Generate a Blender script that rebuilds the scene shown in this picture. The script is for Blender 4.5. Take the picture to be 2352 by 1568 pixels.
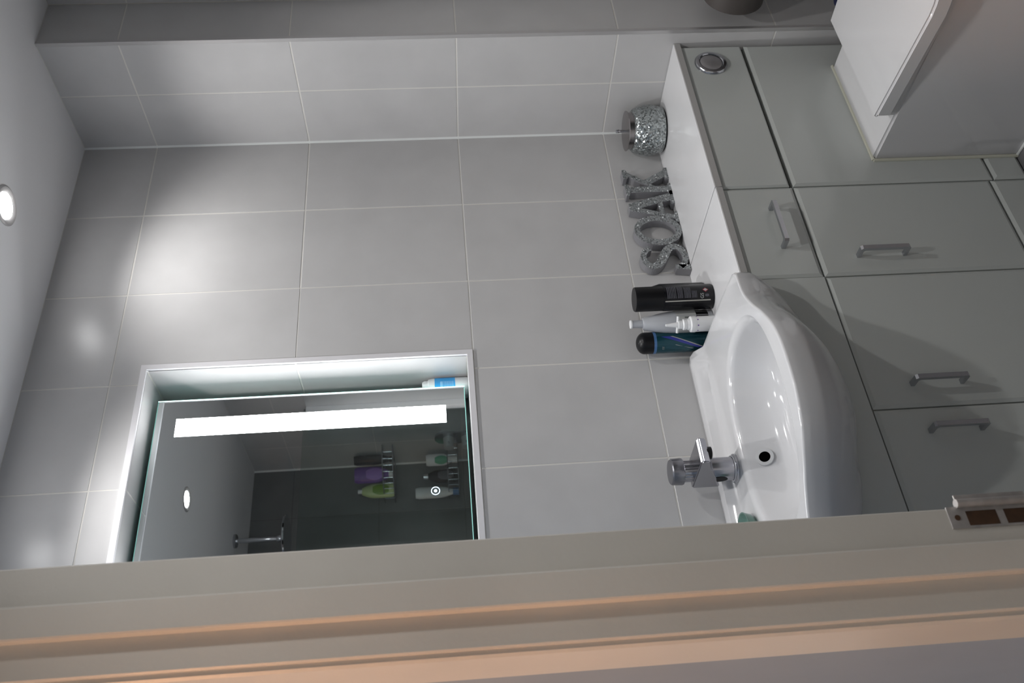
import bpy, bmesh, math, random
from mathutils import Vector, Matrix

random.seed(7)
for o in list(bpy.data.objects):
    bpy.data.objects.remove(o, do_unlink=True)
SC = bpy.context.scene
COL = SC.collection

# ------------------------------------------------------------------ camera
# X runs along the mirror wall, Y into that wall, Z up; floor at 0.
# The photograph was taken with the camera turned on its side.
CAM = Vector((-1.8656, -1.7153, 1.3495))
YAW, PITCH, ROLL, FPX = 0.60227, -0.07662, -0.04771, 2064.67
cy, sy, cp, sp = math.cos(YAW), math.sin(YAW), math.cos(PITCH), math.sin(PITCH)
fwd = Vector((sy*cp, cy*cp, sp))
r0 = Vector((cy, -sy, 0)); u0 = r0.cross(fwd)
c_, s_ = math.cos(ROLL), math.sin(ROLL)
rgt = r0*c_ + u0*s_; upv = u0*c_ - r0*s_
cam_d = bpy.data.cameras.new('camera')
cam = bpy.data.objects.new('camera', cam_d); COL.objects.link(cam)
ax, ay, az = -upv, rgt, -fwd                      # image right = down, image up = right
cam.matrix_world = Matrix(((ax.x, ay.x, az.x, CAM.x), (ax.y, ay.y, az.y, CAM.y), (ax.z, ay.z, az.z, CAM.z), (0, 0, 0, 1)))
cam_d.sensor_fit = 'HORIZONTAL'; cam_d.sensor_width = 36.0
cam_d.lens = 36.0*FPX/2352.0
cam_d.clip_start = 0.02
cam_d.dof.use_dof = True; cam_d.dof.focus_distance = 1.75; cam_d.dof.aperture_fstop = 7.5
SC.camera = cam

# ------------------------------------------------------------------ world, exposure
W = bpy.data.worlds.new('world'); SC.world = W; W.use_nodes = True
W.node_tree.nodes['Background'].inputs[0].default_value = (1.0, 0.98, 0.95, 1)
W.node_tree.nodes['Background'].inputs[1].default_value = 0.22
SC.view_settings.view_transform = 'Standard'; SC.view_settings.look = 'None'
SC.view_settings.gamma = 1.0; SC.view_settings.use_curve_mapping = False
SC.view_settings.exposure = 1.0
SPOT_W = (8.8, 10.8, 12.5)    # ceiling downlights: over worktop, over basin, mid-room pair
STRIP_E = 10.5           # mirror light strips
HALL_W = 12.5           # warm lamp of the hall

ZC = 2.2746             # ceiling
XW = 0.15               # right wall beyond the boxed pier
YB = -2.07              # wall of the shower
XL = -1.45              # door wall, room face
XH = -1.570             # door wall, hall face
YV = -0.2876            # furniture fronts
ZK = 0.735              # worktop
PI = math.pi

# ------------------------------------------------------------------ materials
def nodes(name):
    m = bpy.data.materials.new(name); m.use_nodes = True
    nt = m.node_tree; return m, nt, nt.nodes['Principled BSDF']
def mat(name, col, rough=0.5, metal=0.0, spec=0.5, coat=0.0, noise=0.0, nscale=8.0, bump=0.0, bscale=200.0, trans=0.0, emit=0.0, ecol=None, alpha=1.0):
    m, nt, b = nodes(name)
    b.inputs['Base Color'].default_value = (*col, 1); b.inputs['Roughness'].default_value = rough
    b.inputs['Metallic'].default_value = metal; b.inputs['Specular IOR Level'].default_value = spec
    b.inputs['Coat Weight'].default_value = coat; b.inputs['Coat Roughness'].default_value = 0.05
    b.inputs['Transmission Weight'].default_value = trans; b.inputs['Alpha'].default_value = alpha
    if emit:
        b.inputs['Emission Color'].default_value = (*(ecol or col), 1); b.inputs['Emission Strength'].default_value = emit
    geo = nt.nodes.new('ShaderNodeNewGeometry')
    if noise:
        n = nt.nodes.new('ShaderNodeTexNoise'); n.inputs['Scale'].default_value = nscale; n.inputs['Detail'].default_value = 5
        r = nt.nodes.new('ShaderNodeMapRange'); r.inputs[1].default_value = 0.25; r.inputs[2].default_value = 0.75
        r.inputs[3].default_value = 1-noise; r.inputs[4].default_value = 1+noise
        mx = nt.nodes.new('ShaderNodeVectorMath'); mx.operation = 'SCALE'; mx.inputs[0].default_value = col
        nt.links.new(geo.outputs['Position'], n.inputs['Vector']); nt.links.new(n.outputs[0], r.inputs[0])
        nt.links.new(r.outputs[0], mx.inputs['Scale']); nt.links.new(mx.outputs[0], b.inputs['Base Color'])
    if bump:
        n2 = nt.nodes.new('ShaderNodeTexNoise'); n2.inputs['Scale'].default_value = bscale; n2.inputs['Detail'].default_value = 3
        bp = nt.nodes.new('ShaderNodeBump'); bp.inputs['Strength'].default_value = bump; bp.inputs['Distance'].default_value = 0.001
        nt.links.new(geo.outputs['Position'], n2.inputs['Vector']); nt.links.new(n2.outputs[0], bp.inputs['Height'])
        nt.links.new(bp.outputs[0], b.inputs['Normal'])
    return m
def glitter(name, col, scale, jitter, rough, metal, dark=0.35):
    """Facets that each lean their own way, as in glass glitter or a cracked-mirror mosaic."""
    m, nt, b = nodes(name)
    geo = nt.nodes.new('ShaderNodeNewGeometry')
    v = nt.nodes.new('ShaderNodeTexVoronoi'); v.inputs['Scale'].default_value = scale
    nt.links.new(geo.outputs['Position'], v.inputs['Vector'])
    sub = nt.nodes.new('ShaderNodeVectorMath'); sub.operation = 'SUBTRACT'; sub.inputs[1].default_value = (0.5, 0.5, 0.5)
    scl = nt.nodes.new('ShaderNodeVectorMath'); scl.operation = 'SCALE'; scl.inputs['Scale'].default_value = jitter
    add = nt.nodes.new('ShaderNodeVectorMath'); add.operation = 'ADD'
    nrm = nt.nodes.new('ShaderNodeVectorMath'); nrm.operation = 'NORMALIZE'
    nt.links.new(v.outputs['Color'], sub.inputs[0]); nt.links.new(sub.outputs[0], scl.inputs[0])
    nt.links.new(geo.outputs['Normal'], add.inputs[0]); nt.links.new(scl.outputs[0], add.inputs[1])
    nt.links.new(add.outputs[0], nrm.inputs[0]); nt.links.new(nrm.outputs[0], b.inputs['Normal'])
    rr = nt.nodes.new('ShaderNodeSeparateColor'); nt.links.new(v.outputs['Color'], rr.inputs[0])
    mp = nt.nodes.new('ShaderNodeMapRange'); mp.inputs[3].default_value = dark; mp.inputs[4].default_value = 1.0
    nt.links.new(rr.outputs[0], mp.inputs[0])
    c2 = nt.nodes.new('ShaderNodeVectorMath'); c2.operation = 'SCALE'; c2.inputs[0].default_value = col
    nt.links.new(mp.outputs[0], c2.inputs['Scale']); nt.links.new(c2.outputs[0], b.inputs['Base Color'])
    b.inputs['Roughness'].default_value = rough; b.inputs['Metallic'].default_value = metal
    return m
def clear_glass(name, tint, gloss=0.06):
    m = bpy.data.materials.new(name); m.use_nodes = True; nt = m.node_tree
    nt.nodes.remove(nt.nodes['Principled BSDF'])
    t = nt.nodes.new('ShaderNodeBsdfTransparent'); t.inputs[0].default_value = (*tint, 1)
    g = nt.nodes.new('ShaderNodeBsdfGlossy'); g.inputs['Roughness'].default_value = 0.02
    f = nt.nodes.new('ShaderNodeFresnel'); f.inputs[0].default_value = 1.45
    x = nt.nodes.new('ShaderNodeMixShader')
    nt.links.new(f.outputs[0], x.inputs[0]); nt.links.new(t.outputs[0], x.inputs[1]); nt.links.new(g.outputs[0], x.inputs[2])
    nt.links.new(x.outputs[0], nt.nodes['Material Output'].inputs[0]); return m
def emitter(name, col, s):
    m = bpy.data.materials.new(name); m.use_nodes = True; nt = m.node_tree
    nt.nodes.remove(nt.nodes['Principled BSDF'])
    e = nt.nodes.new('ShaderNodeEmission'); e.inputs[0].default_value = (*col, 1); e.inputs[1].default_value = s
    nt.links.new(e.outputs[0], nt.nodes['Material Output'].inputs[0]); return m

M = dict(
    tile=mat('grey_tile', (0.515, 0.51, 0.51), 0.30, spec=0.45, noise=0.05, nscale=9, bump=0.05, bscale=900),
    darktile=mat('dark_grey_tile', (0.16, 0.165, 0.165), 0.32, noise=0.08, nscale=9),  # darker grey than the tiles of the other walls
    grout=mat('grout', (0.66, 0.645, 0.61), 0.8, bump=0.2, bscale=1500),
    darkgrout=mat('dark_grout', (0.13, 0.13, 0.13), 0.8),
    ceiling=mat('ceiling_paint', (0.78, 0.78, 0.79), 0.7),
    hallwall=mat('hall_wall_paint', (0.30, 0.36, 0.44), 0.75, noise=0.05, nscale=6),
    floor=mat('floor_vinyl', (0.15, 0.15, 0.155), 0.45, noise=0.2, nscale=14),
    trim=mat('white_trim', (0.72, 0.71, 0.73), 0.3),
    silicone=mat('silicone', (0.72, 0.74, 0.73), 0.35),
    bead=mat('old_silicone', (0.62, 0.62, 0.52), 0.4),
    ceramic=mat('ceramic', (0.60, 0.60, 0.61), 0.06, spec=0.5, coat=0.3),
    worktop=mat('worktop', (0.62, 0.62, 0.63), 0.14, noise=0.02, nscale=14),
    edge=mat('worktop_edge_shade', (0.45, 0.44, 0.43), 0.35),  # white worktop's front edge in shade, the shade put into the grey
    door=mat('gloss_door', (0.545, 0.57, 0.55), 0.13, spec=0.5, noise=0.015, nscale=5),
    carcass=mat('carcass', (0.30, 0.29, 0.26), 0.5),
    gap=mat('gap_board', (0.06, 0.055, 0.05), 0.7),
    chrome=mat('chrome', (0.62, 0.63, 0.66), 0.07, metal=1.0),
    tapchrome=mat('tap_chrome', (0.40, 0.40, 0.43), 0.22, metal=1.0),
    tapdark=mat('tap_dark', (0.24, 0.24, 0.26), 0.28, metal=0.9),
    alu=mat('screen_aluminium', (0.70, 0.71, 0.72), 0.35, metal=0.4),
    satin=mat('satin_steel', (0.42, 0.41, 0.42), 0.40, metal=0.7),
    handle=mat('handle_chrome', (0.50, 0.51, 0.54), 0.20, metal=1.0),
    hole=mat('hole', (0.002, 0.002, 0.002), 0.9, spec=0.0),
    black=mat('black_plastic', (0.006, 0.006, 0.007), 0.35, spec=0.25),
    mirror=mat('mirror', (0.72, 0.76, 0.765), 0.0, metal=1.0),
    glassedge=mat('mirror_edge_glow', (0.42, 0.85, 0.78), 0.1, emit=1.6, ecol=(0.60, 1.0, 0.93)),  # emission stands in for strip light leaking out of the side edges
    glassedge2=mat('mirror_edge_glow_dim', (0.30, 0.62, 0.56), 0.1, emit=0.12, ecol=(0.45, 1.0, 0.9)),  # dimmer copy: less leaked strip light painted on top and bottom edges
    backing=mat('mirror_backing', (0.03, 0.03, 0.03), 0.6),
    strip=emitter('led_strip', (0.97, 0.985, 1.0), STRIP_E),
    touch=emitter('touch_ring', (0.62, 0.80, 1.0), 1.1),
    lens=emitter('downlight_lens', (1.0, 1.0, 1.0), 30.0),
    bezel=mat('downlight_bezel', (0.55, 0.54, 0.54), 0.3, metal=0.6),
    glitter=glitter('glitter', (0.56, 0.59, 0.60), 420.0, 1.5, 0.30, 0.65, 0.2),
    silver=mat('silver_paint', (0.24, 0.24, 0.255), 0.42, metal=0.35),
    mosaic=glitter('mirror_mosaic', (0.62, 0.67, 0.67), 270.0, 1.0, 0.22, 0.85, 0.3),
    jarlid=mat('jar_lid_steel', (0.34, 0.32, 0.32), 0.24, metal=1.0),
    jardark=mat('jar_base', (0.03, 0.03, 0.03), 0.4),
    canblack=mat('can_black', (0.006, 0.006, 0.008), 0.25, spec=0.25),
    cantext=mat('can_print', (0.075, 0.075, 0.09), 0.5),
    canline=mat('can_line', (0.42, 0.41, 0.37), 0.4),
    white=mat('white_plastic', (0.78, 0.79, 0.80), 0.3),
    cloudy=mat('cloudy_plastic', (0.62, 0.64, 0.68), 0.25, trans=0.35),
    greyband=mat('grey_label', (0.40, 0.41, 0.40), 0.4),
    print=mat('dark_print', (0.09, 0.10, 0.10), 0.5),
    red=mat('hazard_red', (0.30, 0.03, 0.05), 0.5),
    teal=mat('teal_can', (0.006, 0.055, 0.075), 0.22, metal=0.3),
    blueband=mat('blue_band', (0.07, 0.17, 0.36), 0.3, metal=0.2),
    blue=mat('blue_print', (0.025, 0.035, 0.26), 0.3),
    skyblue=mat('sky_label', (0.05, 0.38, 0.80), 0.35),
    skytext=mat('sky_label_print', (0.30, 0.62, 0.90), 0.35),
    purple=mat('purple_bottle', (0.16, 0.06, 0.34), 0.25),
    purple2=mat('purple_label', (0.30, 0.14, 0.52), 0.4),
    lime=mat('pale_green_bottle', (0.50, 0.60, 0.28), 0.3),
    leaf=mat('leaf_print', (0.16, 0.30, 0.02), 0.4),
    green=mat('green_bottle', (0.06, 0.36, 0.20), 0.3),
    navy=mat('navy_plastic', (0.006, 0.012, 0.05), 0.3),
    brown=mat('brown_dark', (0.055, 0.047, 0.043), 0.5),
    seaglass=mat('green_glass', (0.25, 0.42, 0.36), 0.06, trans=0.6),
    jamb=mat('jamb_paint', (0.60, 0.575, 0.53), 0.38, noise=0.06, nscale=5, bump=0.25, bscale=160),
    hinge=mat('worn_hinge', (0.42, 0.40, 0.39), 0.4, metal=0.45, noise=0.25, nscale=40),
    rust=mat('hinge_rust', (0.055, 0.025, 0.010), 0.7, noise=0.4, nscale=60),
    screen=clear_glass('screen_glass', (0.86, 0.90, 0.89)),
)

# ------------------------------------------------------------------ mesh helpers
ROOT = {}
def link(o, parent=None):
    COL.objects.link(o)
    if parent is not None: o.parent = parent
    return o
def thing(name, label, cat, loc, group=None):
    o = bpy.data.objects.new(name, None); link(o); o.location = loc; o.empty_display_size = 0.05
    o['label'] = label; o['category'] = cat
    if group: o['group'] = group
    ROOT[o.name] = Vector(loc); return o
def base_of(p):
    while p is not None:
        if p.name in ROOT: return ROOT[p.name]
        p = p.parent
    return Vector((0, 0, 0))
def obj(name, bm, m, parent=None, smooth=False, auto=None):
    """World-space bmesh -> one linked object; parts keep coordinates local to their thing."""
    off = base_of(parent)
    if off.length: bmesh.ops.translate(bm, verts=bm.verts, vec=-off)
    bmesh.ops.recalc_face_normals(bm, faces=bm.faces)
    me = bpy.data.meshes.new(name); bm.to_mesh(me); bm.free()
    ms = m if isinstance(m, (list, tuple)) else [m]
    for x in ms: me.materials.append(M[x] if isinstance(x, str) else x)
    if smooth:
        for p in me.polygons: p.use_smooth = True
        if auto is not None: me.set_sharp_from_angle(angle=math.radians(auto))
    return link(bpy.data.objects.new(name, me), parent)
def struct(o): o['kind'] = 'structure'; return o
def tag(o, label, cat, group=None):
    o['label'] = label; o['category'] = cat
    if group: o['group'] = group
    return o
def box(bm, x0, x1, y0, y1, z0, z1, bev=0.0, seg=2):
    r = bmesh.ops.create_cube(bm, size=1.0)
    vs = r['verts']
    bmesh.ops.scale(bm, vec=(x1-x0, y1-y0, z1-z0), verts=vs)
    bmesh.ops.translate(bm, vec=((x0+x1)/2, (y0+y1)/2, (z0+z1)/2), verts=vs)
    if bev:
        es = list({e for v in vs for e in v.link_edges})
        bmesh.ops.bevel(bm, geom=es, offset=bev, segments=seg, affect='EDGES', profile=0.5)
    return bm
def B(*a, **k): return box(bmesh.new(), *a, **k)
def lathe(bm, prof, cx, cyy, seg=40, cap=True, sx=1.0, syy=1.0):
    rings = []
    for r, z in prof:
        if r < 1e-6: rings.append([bm.verts.new((cx, cyy, z))])
        else: rings.append([bm.verts.new((cx+sx*r*math.cos(2*PI*i/seg), cyy+syy*r*math.sin(2*PI*i/seg), z)) for i in range(seg)])
    for a, b in zip(rings[:-1], rings[1:]):
        for i in range(seg):
            j = (i+1) % seg
            if len(a) == 1 and len(b) == 1: continue
            if len(a) == 1: bm.faces.new((a[0], b[i], b[j]))
            elif len(b) == 1: bm.faces.new((a[i], a[j], b[0]))
            else: bm.faces.new((a[i], a[j], b[j], b[i]))
    if cap:
        if len(rings[0]) > 1: bm.faces.new(rings[0])
        if len(rings[-1]) > 1: bm.faces.new(rings[-1])
    return bm
def L(prof, cx, cyy, **k): return lathe(bmesh.new(), prof, cx, cyy, **k)
def prism(bm, pts, axis, a, b):
    """Closed 2-D polygon extruded between a and b along an axis ('x': pts=(y,z), 'y': (x,z), 'z': (x,y))."""
    def P(p, t): return {'x': (t, p[0], p[1]), 'y': (p[0], t, p[1]), 'z': (p[0], p[1], t)}[axis]
    A = [bm.verts.new(P(p, a)) for p in pts]; Bv = [bm.verts.new(P(p, b)) for p in pts]
    bm.faces.new(A); bm.faces.new(Bv)
    n = len(pts)
    for i in range(n): bm.faces.new((A[i], A[(i+1) % n], Bv[(i+1) % n], Bv[i]))
    return bm
def frame(n):
    n = Vector(n).normalized(); t = Vector((0, 0, 1)) if abs(n.z) < 0.9 else Vector((1, 0, 0))
    a = n.cross(t).normalized(); return a, n.cross(a).normalized(), n
def rod(bm, p, q, r, seg=20, r2=None):
    p, q = Vector(p), Vector(q); a, b, n = frame(q-p); r2 = r if r2 is None else r2
    A = [bm.verts.new(p+(a*math.cos(2*PI*i/seg)+b*math.sin(2*PI*i/seg))*r) for i in range(seg)]
    C = [bm.verts.new(q+(a*math.cos(2*PI*i/seg)+b*math.sin(2*PI*i/seg))*r2) for i in range(seg)]
    for i in range(seg): bm.faces.new((A[i], A[(i+1) % seg], C[(i+1) % seg], C[i]))
    bm.faces.new(A); bm.faces.new(C); return bm
def ring_at(bm, c, n, r1, r2, h, seg=40):
    """Flat annular washer, centre c, axis n."""
    c = Vector(c); a, b, n = frame(n); q = []
    for (r, t) in ((r1, 0), (r1, h), (r2, h), (r2, 0)):
        q.append([bm.verts.new(c+(a*math.cos(2*PI*i/seg)+b*math.sin(2*PI*i/seg))*r+n*t) for i in range(seg)])
    for k in range(4):
        A, C = q[k], q[(k+1) % 4]
        for i in range(seg): bm.faces.new((A[i], A[(i+1) % seg], C[(i+1) % seg], C[i]))
    return bm
def cyl_strip(bm, cx, cyy, r, quads, th=0.0004):
    """Print on a can: a ribbon given as rows of (angle_a, z_a, angle_b, z_b)."""
    prev = None
    for a0, z0, a1, z1 in quads:
        row = []
        n = 8
        for k in range(n+1):
            a = math.radians(a0+(a1-a0)*k/n); z = z0+(z1-z0)*k/n
            row.append(bm.verts.new((cx+(r+th)*math.cos(a), cyy+(r+th)*math.sin(a), z)))
        if prev:
            for k in range(n): bm.faces.new((prev[k], prev[k+1], row[k+1], row[k]))
        prev = row
    return bm
def text_mesh(name, body, size, m, parent, place, extrude=0.0003):
    cu = bpy.data.curves.new(name, 'FONT'); cu.body = body; cu.size = size; cu.extrude = extrude; cu.align_x = 'CENTER'; cu.align_y = 'CENTER'
    tmp = bpy.data.objects.new('tmp', cu); COL.objects.link(tmp)
    bpy.context.view_layer.update()
    me = bpy.data.meshes.new_from_object(tmp.evaluated_get(bpy.context.evaluated_depsgraph_get()))
    bpy.data.objects.remove(tmp, do_unlink=True)
    off = base_of(parent)
    for v in me.vertices: v.co = place(v.co) - off
    me.materials.clear(); me.materials.append(M[m])
    me.name = name
    return link(bpy.data.objects.new(name, me), parent)

# ------------------------------------------------------------------ tiles
TCACHE = {}
def tile_mesh(w, h, mk):
    key = (round(w, 4), round(h, 4), mk)
    if key in TCACHE: return TCACHE[key]
    t, c = 0.006, 0.0009
    bm = bmesh.new()
    lo = [bm.verts.new(p) for p in ((0, 0, -t), (w, 0, -t), (w, h, -t), (0, h, -t))]
    md = [bm.verts.new(p) for p in ((0, 0, -c), (w, 0, -c), (w, h, -c), (0, h, -c))]
    hi = [bm.verts.new(p) for p in ((c, c, 0), (w-c, c, 0), (w-c, h-c, 0), (c, h-c, 0))]
    bm.faces.new(hi)
    for i in range(4):
        j = (i+1) % 4
        bm.faces.new((lo[i], lo[j], md[j], md[i])); bm.faces.new((md[i], md[j], hi[j], hi[i]))
    bmesh.ops.recalc_face_normals(bm, faces=bm.faces)
    me = bpy.data.meshes.new('tile'); bm.to_mesh(me); bm.free(); me.materials.append(M[mk])
    TCACHE[key] = me; return me
def tile(parent, org, U, V, w, h, mk='tile'):
    U, V = Vector(U), Vector(V); N = U.cross(V); g = 0.0014
    o = bpy.data.objects.new('tile', tile_mesh(w-2*g, h-2*g, mk)); link(o, parent)
    p = Vector(org)+U*g+V*g
    o.matrix_local = Matrix(((U.x, V.x, N.x, p.x), (U.y, V.y, N.y, p.y), (U.z, V.z, N.z, p.z), (0, 0, 0, 1)))
    return o
def cut_tile(parent, u0, u1, v0, v1, hole, place, mk='tile'):
    """Tile notched around a rectangular opening: cells outside the opening, extruded."""
    g = 0.0014; u0 += g; u1 -= g; v0 += g; v1 -= g
    hu0, hu1, hv0, hv1 = hole
    us = sorted({u0, u1, *[u for u in (hu0, hu1) if u0 < u < u1]}); vs = sorted({v0, v1, *[v for v in (hv0, hv1) if v0 < v < v1]})
    keep = set()
    for i in range(len(us)-1):
        for j in range(len(vs)-1):
            cu, cv = (us[i]+us[i+1])/2, (vs[j]+vs[j+1])/2
            if not (hu0 < cu < hu1 and hv0 < cv < hv1): keep.add((i, j))
    if not keep: return None
    bm = bmesh.new(); vc = {}
    def V(i, j, t):
        if (i, j, t) not in vc: vc[(i, j, t)] = bm.verts.new(place(us[i], vs[j], 0.0 if t else -0.006))
        return vc[(i, j, t)]
    for i, j in keep:
        bm.faces.new((V(i, j, 1), V(i+1, j, 1), V(i+1, j+1, 1), V(i, j+1, 1)))
        for (di, dj, a, b) in ((0, -1, (i, j), (i+1, j)), (1, 0, (i+1, j), (i+1, j+1)), (0, 1, (i+1, j+1), (i, j+1)), (-1, 0, (i, j+1), (i, j))):
            if (i+di, j+dj) not in keep: bm.faces.new((V(*a, 0), V(*b, 0), V(*b, 1), V(*a, 1)))
    return obj('tile', bm, mk, parent)
ROWS = [0.0, 0.076, 0.478, 0.880, 1.282, 1.684, 2.086, ZC]

# ------------------------------------------------------------------ room shell
# recess behind the mirror (inner opening) and its trim
RX0, RX1, RZ0, RZ1, RD = -1.325, -0.7166, 1.2955, 2.0115, 0.145
TW = 0.0125
HOLE = (RX0-TW+0.001, RX1+TW-0.001, RZ0-TW+0.001, RZ1+TW-0.001)
wb = bmesh.new()
box(wb, XL-0.1, RX0-0.0006, 0.0006, 0.20, 0, ZC+0.05); box(wb, RX1+0.0006, XW+0.1, 0.0006, 0.20, 0, ZC+0.05)
box(wb, RX0-0.0006, RX1+0.0006, 0.0006, 0.20, 0, RZ0-0.0006); box(wb, RX0-0.0006, RX1+0.0006, 0.0006, 0.20, RZ1+0.0006, ZC+0.05)
box(wb, RX0-0.0006, RX1+0.0006, RD+0.0006, 0.20, RZ0-0.0006, RZ1+0.0006)
wall_back = struct(obj('wall_back', wb, 'grout'))
cols = [0.0, -0.25, -0.5025, -0.755, -1.0075, -1.26, XL]
for a in range(len(cols)-1):
    x1, x0 = cols[a], cols[a+1]
    for r in range(len(ROWS)-1):
        z0, z1 = ROWS[r], ROWS[r+1]
        if x1 > HOLE[0] and x0 < HOLE[1] and z1 > HOLE[2] and z0 < HOLE[3]:
            cut_tile(wall_back, x0, x1, z0, z1, HOLE, lambda u, v, t: (u, -t, v))
        else: tile(wall_back, (x0, 0, z0), (1, 0, 0), (0, 0, 1), x1-x0, z1-z0)
# recess lining tiles
for z0, z1 in ((RZ0, 1.684), (1.684, RZ1)):
    tile(wall_back, (RX1, RD, z0), (0, -1, 0), (0, 0, 1), RD-0.001, z1-z0)
    tile(wall_back, (RX0, 0.001, z0), (0, 1, 0), (0, 0, 1), RD-0.001, z1-z0)
for x0, x1 in ((RX0, -1.0075), (-1.0075, RX1)):
    tile(wall_back, (x0, 0.001, RZ1), (1, 0, 0), (0, 1, 0), x1-x0, RD-0.001).matrix_local = Matrix(((1, 0, 0, x0+0.00125), (0, -1, 0, RD-0.001), (0, 0, -1, RZ1), (0, 0, 0, 1)))
    tile(wall_back, (x0, 0.001, RZ0), (1, 0, 0), (0, 1, 0), x1-x0, RD-0.001)
    for z0, z1 in ((RZ0, 1.684), (1.684, RZ1)):
        tile(wall_back, (x0, RD, z0), (1, 0, 0), (0, 0, 1), x1-x0, z1-z0)

# boxed pier to the right: side face X=0, front face Y=-0.3327
DP = -0.3327
wp = B(0.0006, XW+0.1, DP+0.0006, 0.0, 0, ZC+0.05)
wall_pier = struct(obj('wall_pier', wp, 'grout'))
for y1, y0 in ((0.0, -0.173), (-0.173, DP)):
    for r in range(len(ROWS)-1):
        tile(wall_pier, (0, y1, ROWS[r]), (0, -1, 0), (0, 0, 1), y1-y0, ROWS[r+1]-ROWS[r])
for r in range(len(ROWS)-1):
    tile(wall_pier, (0.0, DP, ROWS[r]), (1, 0, 0), (0, 0, 1), XW, ROWS[r+1]-ROWS[r])
# right wall along the shower, far wall
wall_right = struct(obj('wall_right', B(XW+0.0006, XW+0.1, YB-0.1, DP, 0, ZC+0.05), 'grout'))
ys = [DP]
while ys[-1] > YB+0.02: ys.append(max(YB, ys[-1]-0.2525))
for a in range(len(ys)-1):
    for r in range(len(ROWS)-1):
        tile(wall_right, (XW, ys[a], ROWS[r]), (0, -1, 0), (0, 0, 1), ys[a]-ys[a+1], ROWS[r+1]-ROWS[r])
wall_front = struct(obj('wall_front', B(XL-0.1, XW+0.1, YB-0.1, YB-0.0006, 0, ZC+0.05), 'darkgrout'))
xs = [XW]
while xs[-1] > XL+0.02: xs.append(max(XL, xs[-1]-0.2525))
for a in range(len(xs)-1):
    for r in range(len(ROWS)-1):
        tile(wall_front, (xs[a], YB, ROWS[r]), (-1, 0, 0), (0, 0, 1), xs[a]-xs[a+1], ROWS[r+1]-ROWS[r], 'darktile')
# door wall with the opening
JY = -0.700                # jamb rebate face, hinge side
JY2 = -1.575               # lock side
DZ = 2.02
wl = bmesh.new()
box(wl, XH, XL, JY+0.028, 0.0006, 0, ZC+0.05); box(wl, XH, XL, YB-0.1, JY2-0.028, 0, ZC+0.05)
box(wl, XH, XL, JY2-0.028, JY+0.028, DZ+0.028, ZC+0.05)
box(wl, XH, XL-0.099, 0.0, 1.2, 0, ZC+0.05)
wall_left = struct(obj('wall_left', wl, 'hallwall'))
floor_b = struct(obj('floor', B(XH-2.2, XW+0.1, YB-0.6, 1.2, -0.06, 0.0), 'floor'))
ceil = struct(obj('ceiling', B(XL-0.1, XW+0.1, YB-0.1, 0.2, ZC, ZC+0.06), 'ceiling'))

# trims: recess frame (four mitred strips), pier corner profile, silicone corner
trim_1 = bpy.data.objects.new('trim_1', None); link(trim_1); struct(trim_1)
def mitre(parent, name, a0, a1, b0, b1, m):
    """Frame strip between outer edge a0-a1 and inner edge b0-b1 in (x,z), 2 mm proud."""
    bm = bmesh.new(); prism(bm, [a0, a1, b1, b0], 'y', -0.0025, 0.006); return obj(name, bm, m, parent)
ox0, ox1, oz0, oz1 = RX0-TW, RX1+TW, RZ0-TW, RZ1+TW
mitre(trim_1, 'trim_strip', (ox1, oz0), (ox1, oz1), (RX1, RZ0), (RX1, RZ1), 'trim')
mitre(trim_1, 'trim_strip', (ox0, oz0), (ox0, oz1), (RX0, RZ0), (RX0, RZ1), 'trim')
mitre(trim_1, 'trim_strip', (ox0, oz1), (ox1, oz1), (RX0, RZ1), (RX1, RZ1), 'trim')
mitre(trim_1, 'trim_strip', (ox0, oz0), (ox1, oz0), (RX0, RZ0), (RX1, RZ0), 'trim')
struct(obj('trim_2', B(-0.001, 0.009, DP-0.001, DP+0.009, 0, ZC, bev=0.0006), 'bezel'))
bm = bmesh.new(); prism(bm, [(0.001, 0.001), (-0.005, 0.001), (0.001, -0.005)], 'z', 0.0, ZC); struct(obj('trim_3', bm, 'silicone'))

bm = bmesh.new(); prism(bm, [(XW+0.001, YB-0.001), (XW-0.007, YB-0.001), (XW+0.001, YB+0.007)], 'z', 0.0, ZC); struct(obj('trim_4', bm, 'silicone'))

# door lining: rebate, stop, lining, architrave
JX = -1.579                # hall end of the lining
jb = bmesh.new()
prism(jb, [(XL, JY+0.030), (XL, JY+0.002), (XL-0.002, JY), (XL-0.050, JY), (XL-0.050, JY-0.013), (XL-0.0525, JY-0.0145),
           (XL-0.086, JY-0.0145), (XL-0.088, JY-0.0130), (XL-0.088, JY), (JX+0.002, JY), (JX, JY+0.002), (JX, JY+0.030)], 'z', 0.0, DZ+0.028)
door_1 = struct(obj('door_1', jb, 'jamb'))
jb = bmesh.new()
prism(jb, [(XL, JY2-0.030), (XL, JY2), (XL-0.0465, JY2), (XL-0.0465, JY2+0.0145), (XL-0.088, JY2+0.0145), (XL-0.088, JY2), (JX, JY2), (JX, JY2-0.030)], 'z', 0.0, DZ+0.028)
obj('lining', jb, 'jamb', door_1)
obj('head_lining', B(JX, XL, JY2-0.0, JY+0.0, DZ, DZ+0.028), 'jamb', door_1)
AX = -1.587                # face of the architrave
for q, e in ((JY, 1), (JY2, -1)):
    ar = bmesh.new()
    prism(ar, [(XH+0.001, q+e*0.006), (AX+0.003, q+e*0.006), (AX, q+e*0.010), (AX, q+e*0.096), (AX+0.004, q+e*0.101), (XH+0.001, q+e*0.101)], 'z', 0.0, DZ+0.095)
    obj('architrave', ar, 'jamb', door_1)
obj('head_architrave', B(AX, XH+0.001, JY2-0.006, JY+0.006, DZ+0.006, DZ+0.095, bev=0.003), 'jamb', door_1)
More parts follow.
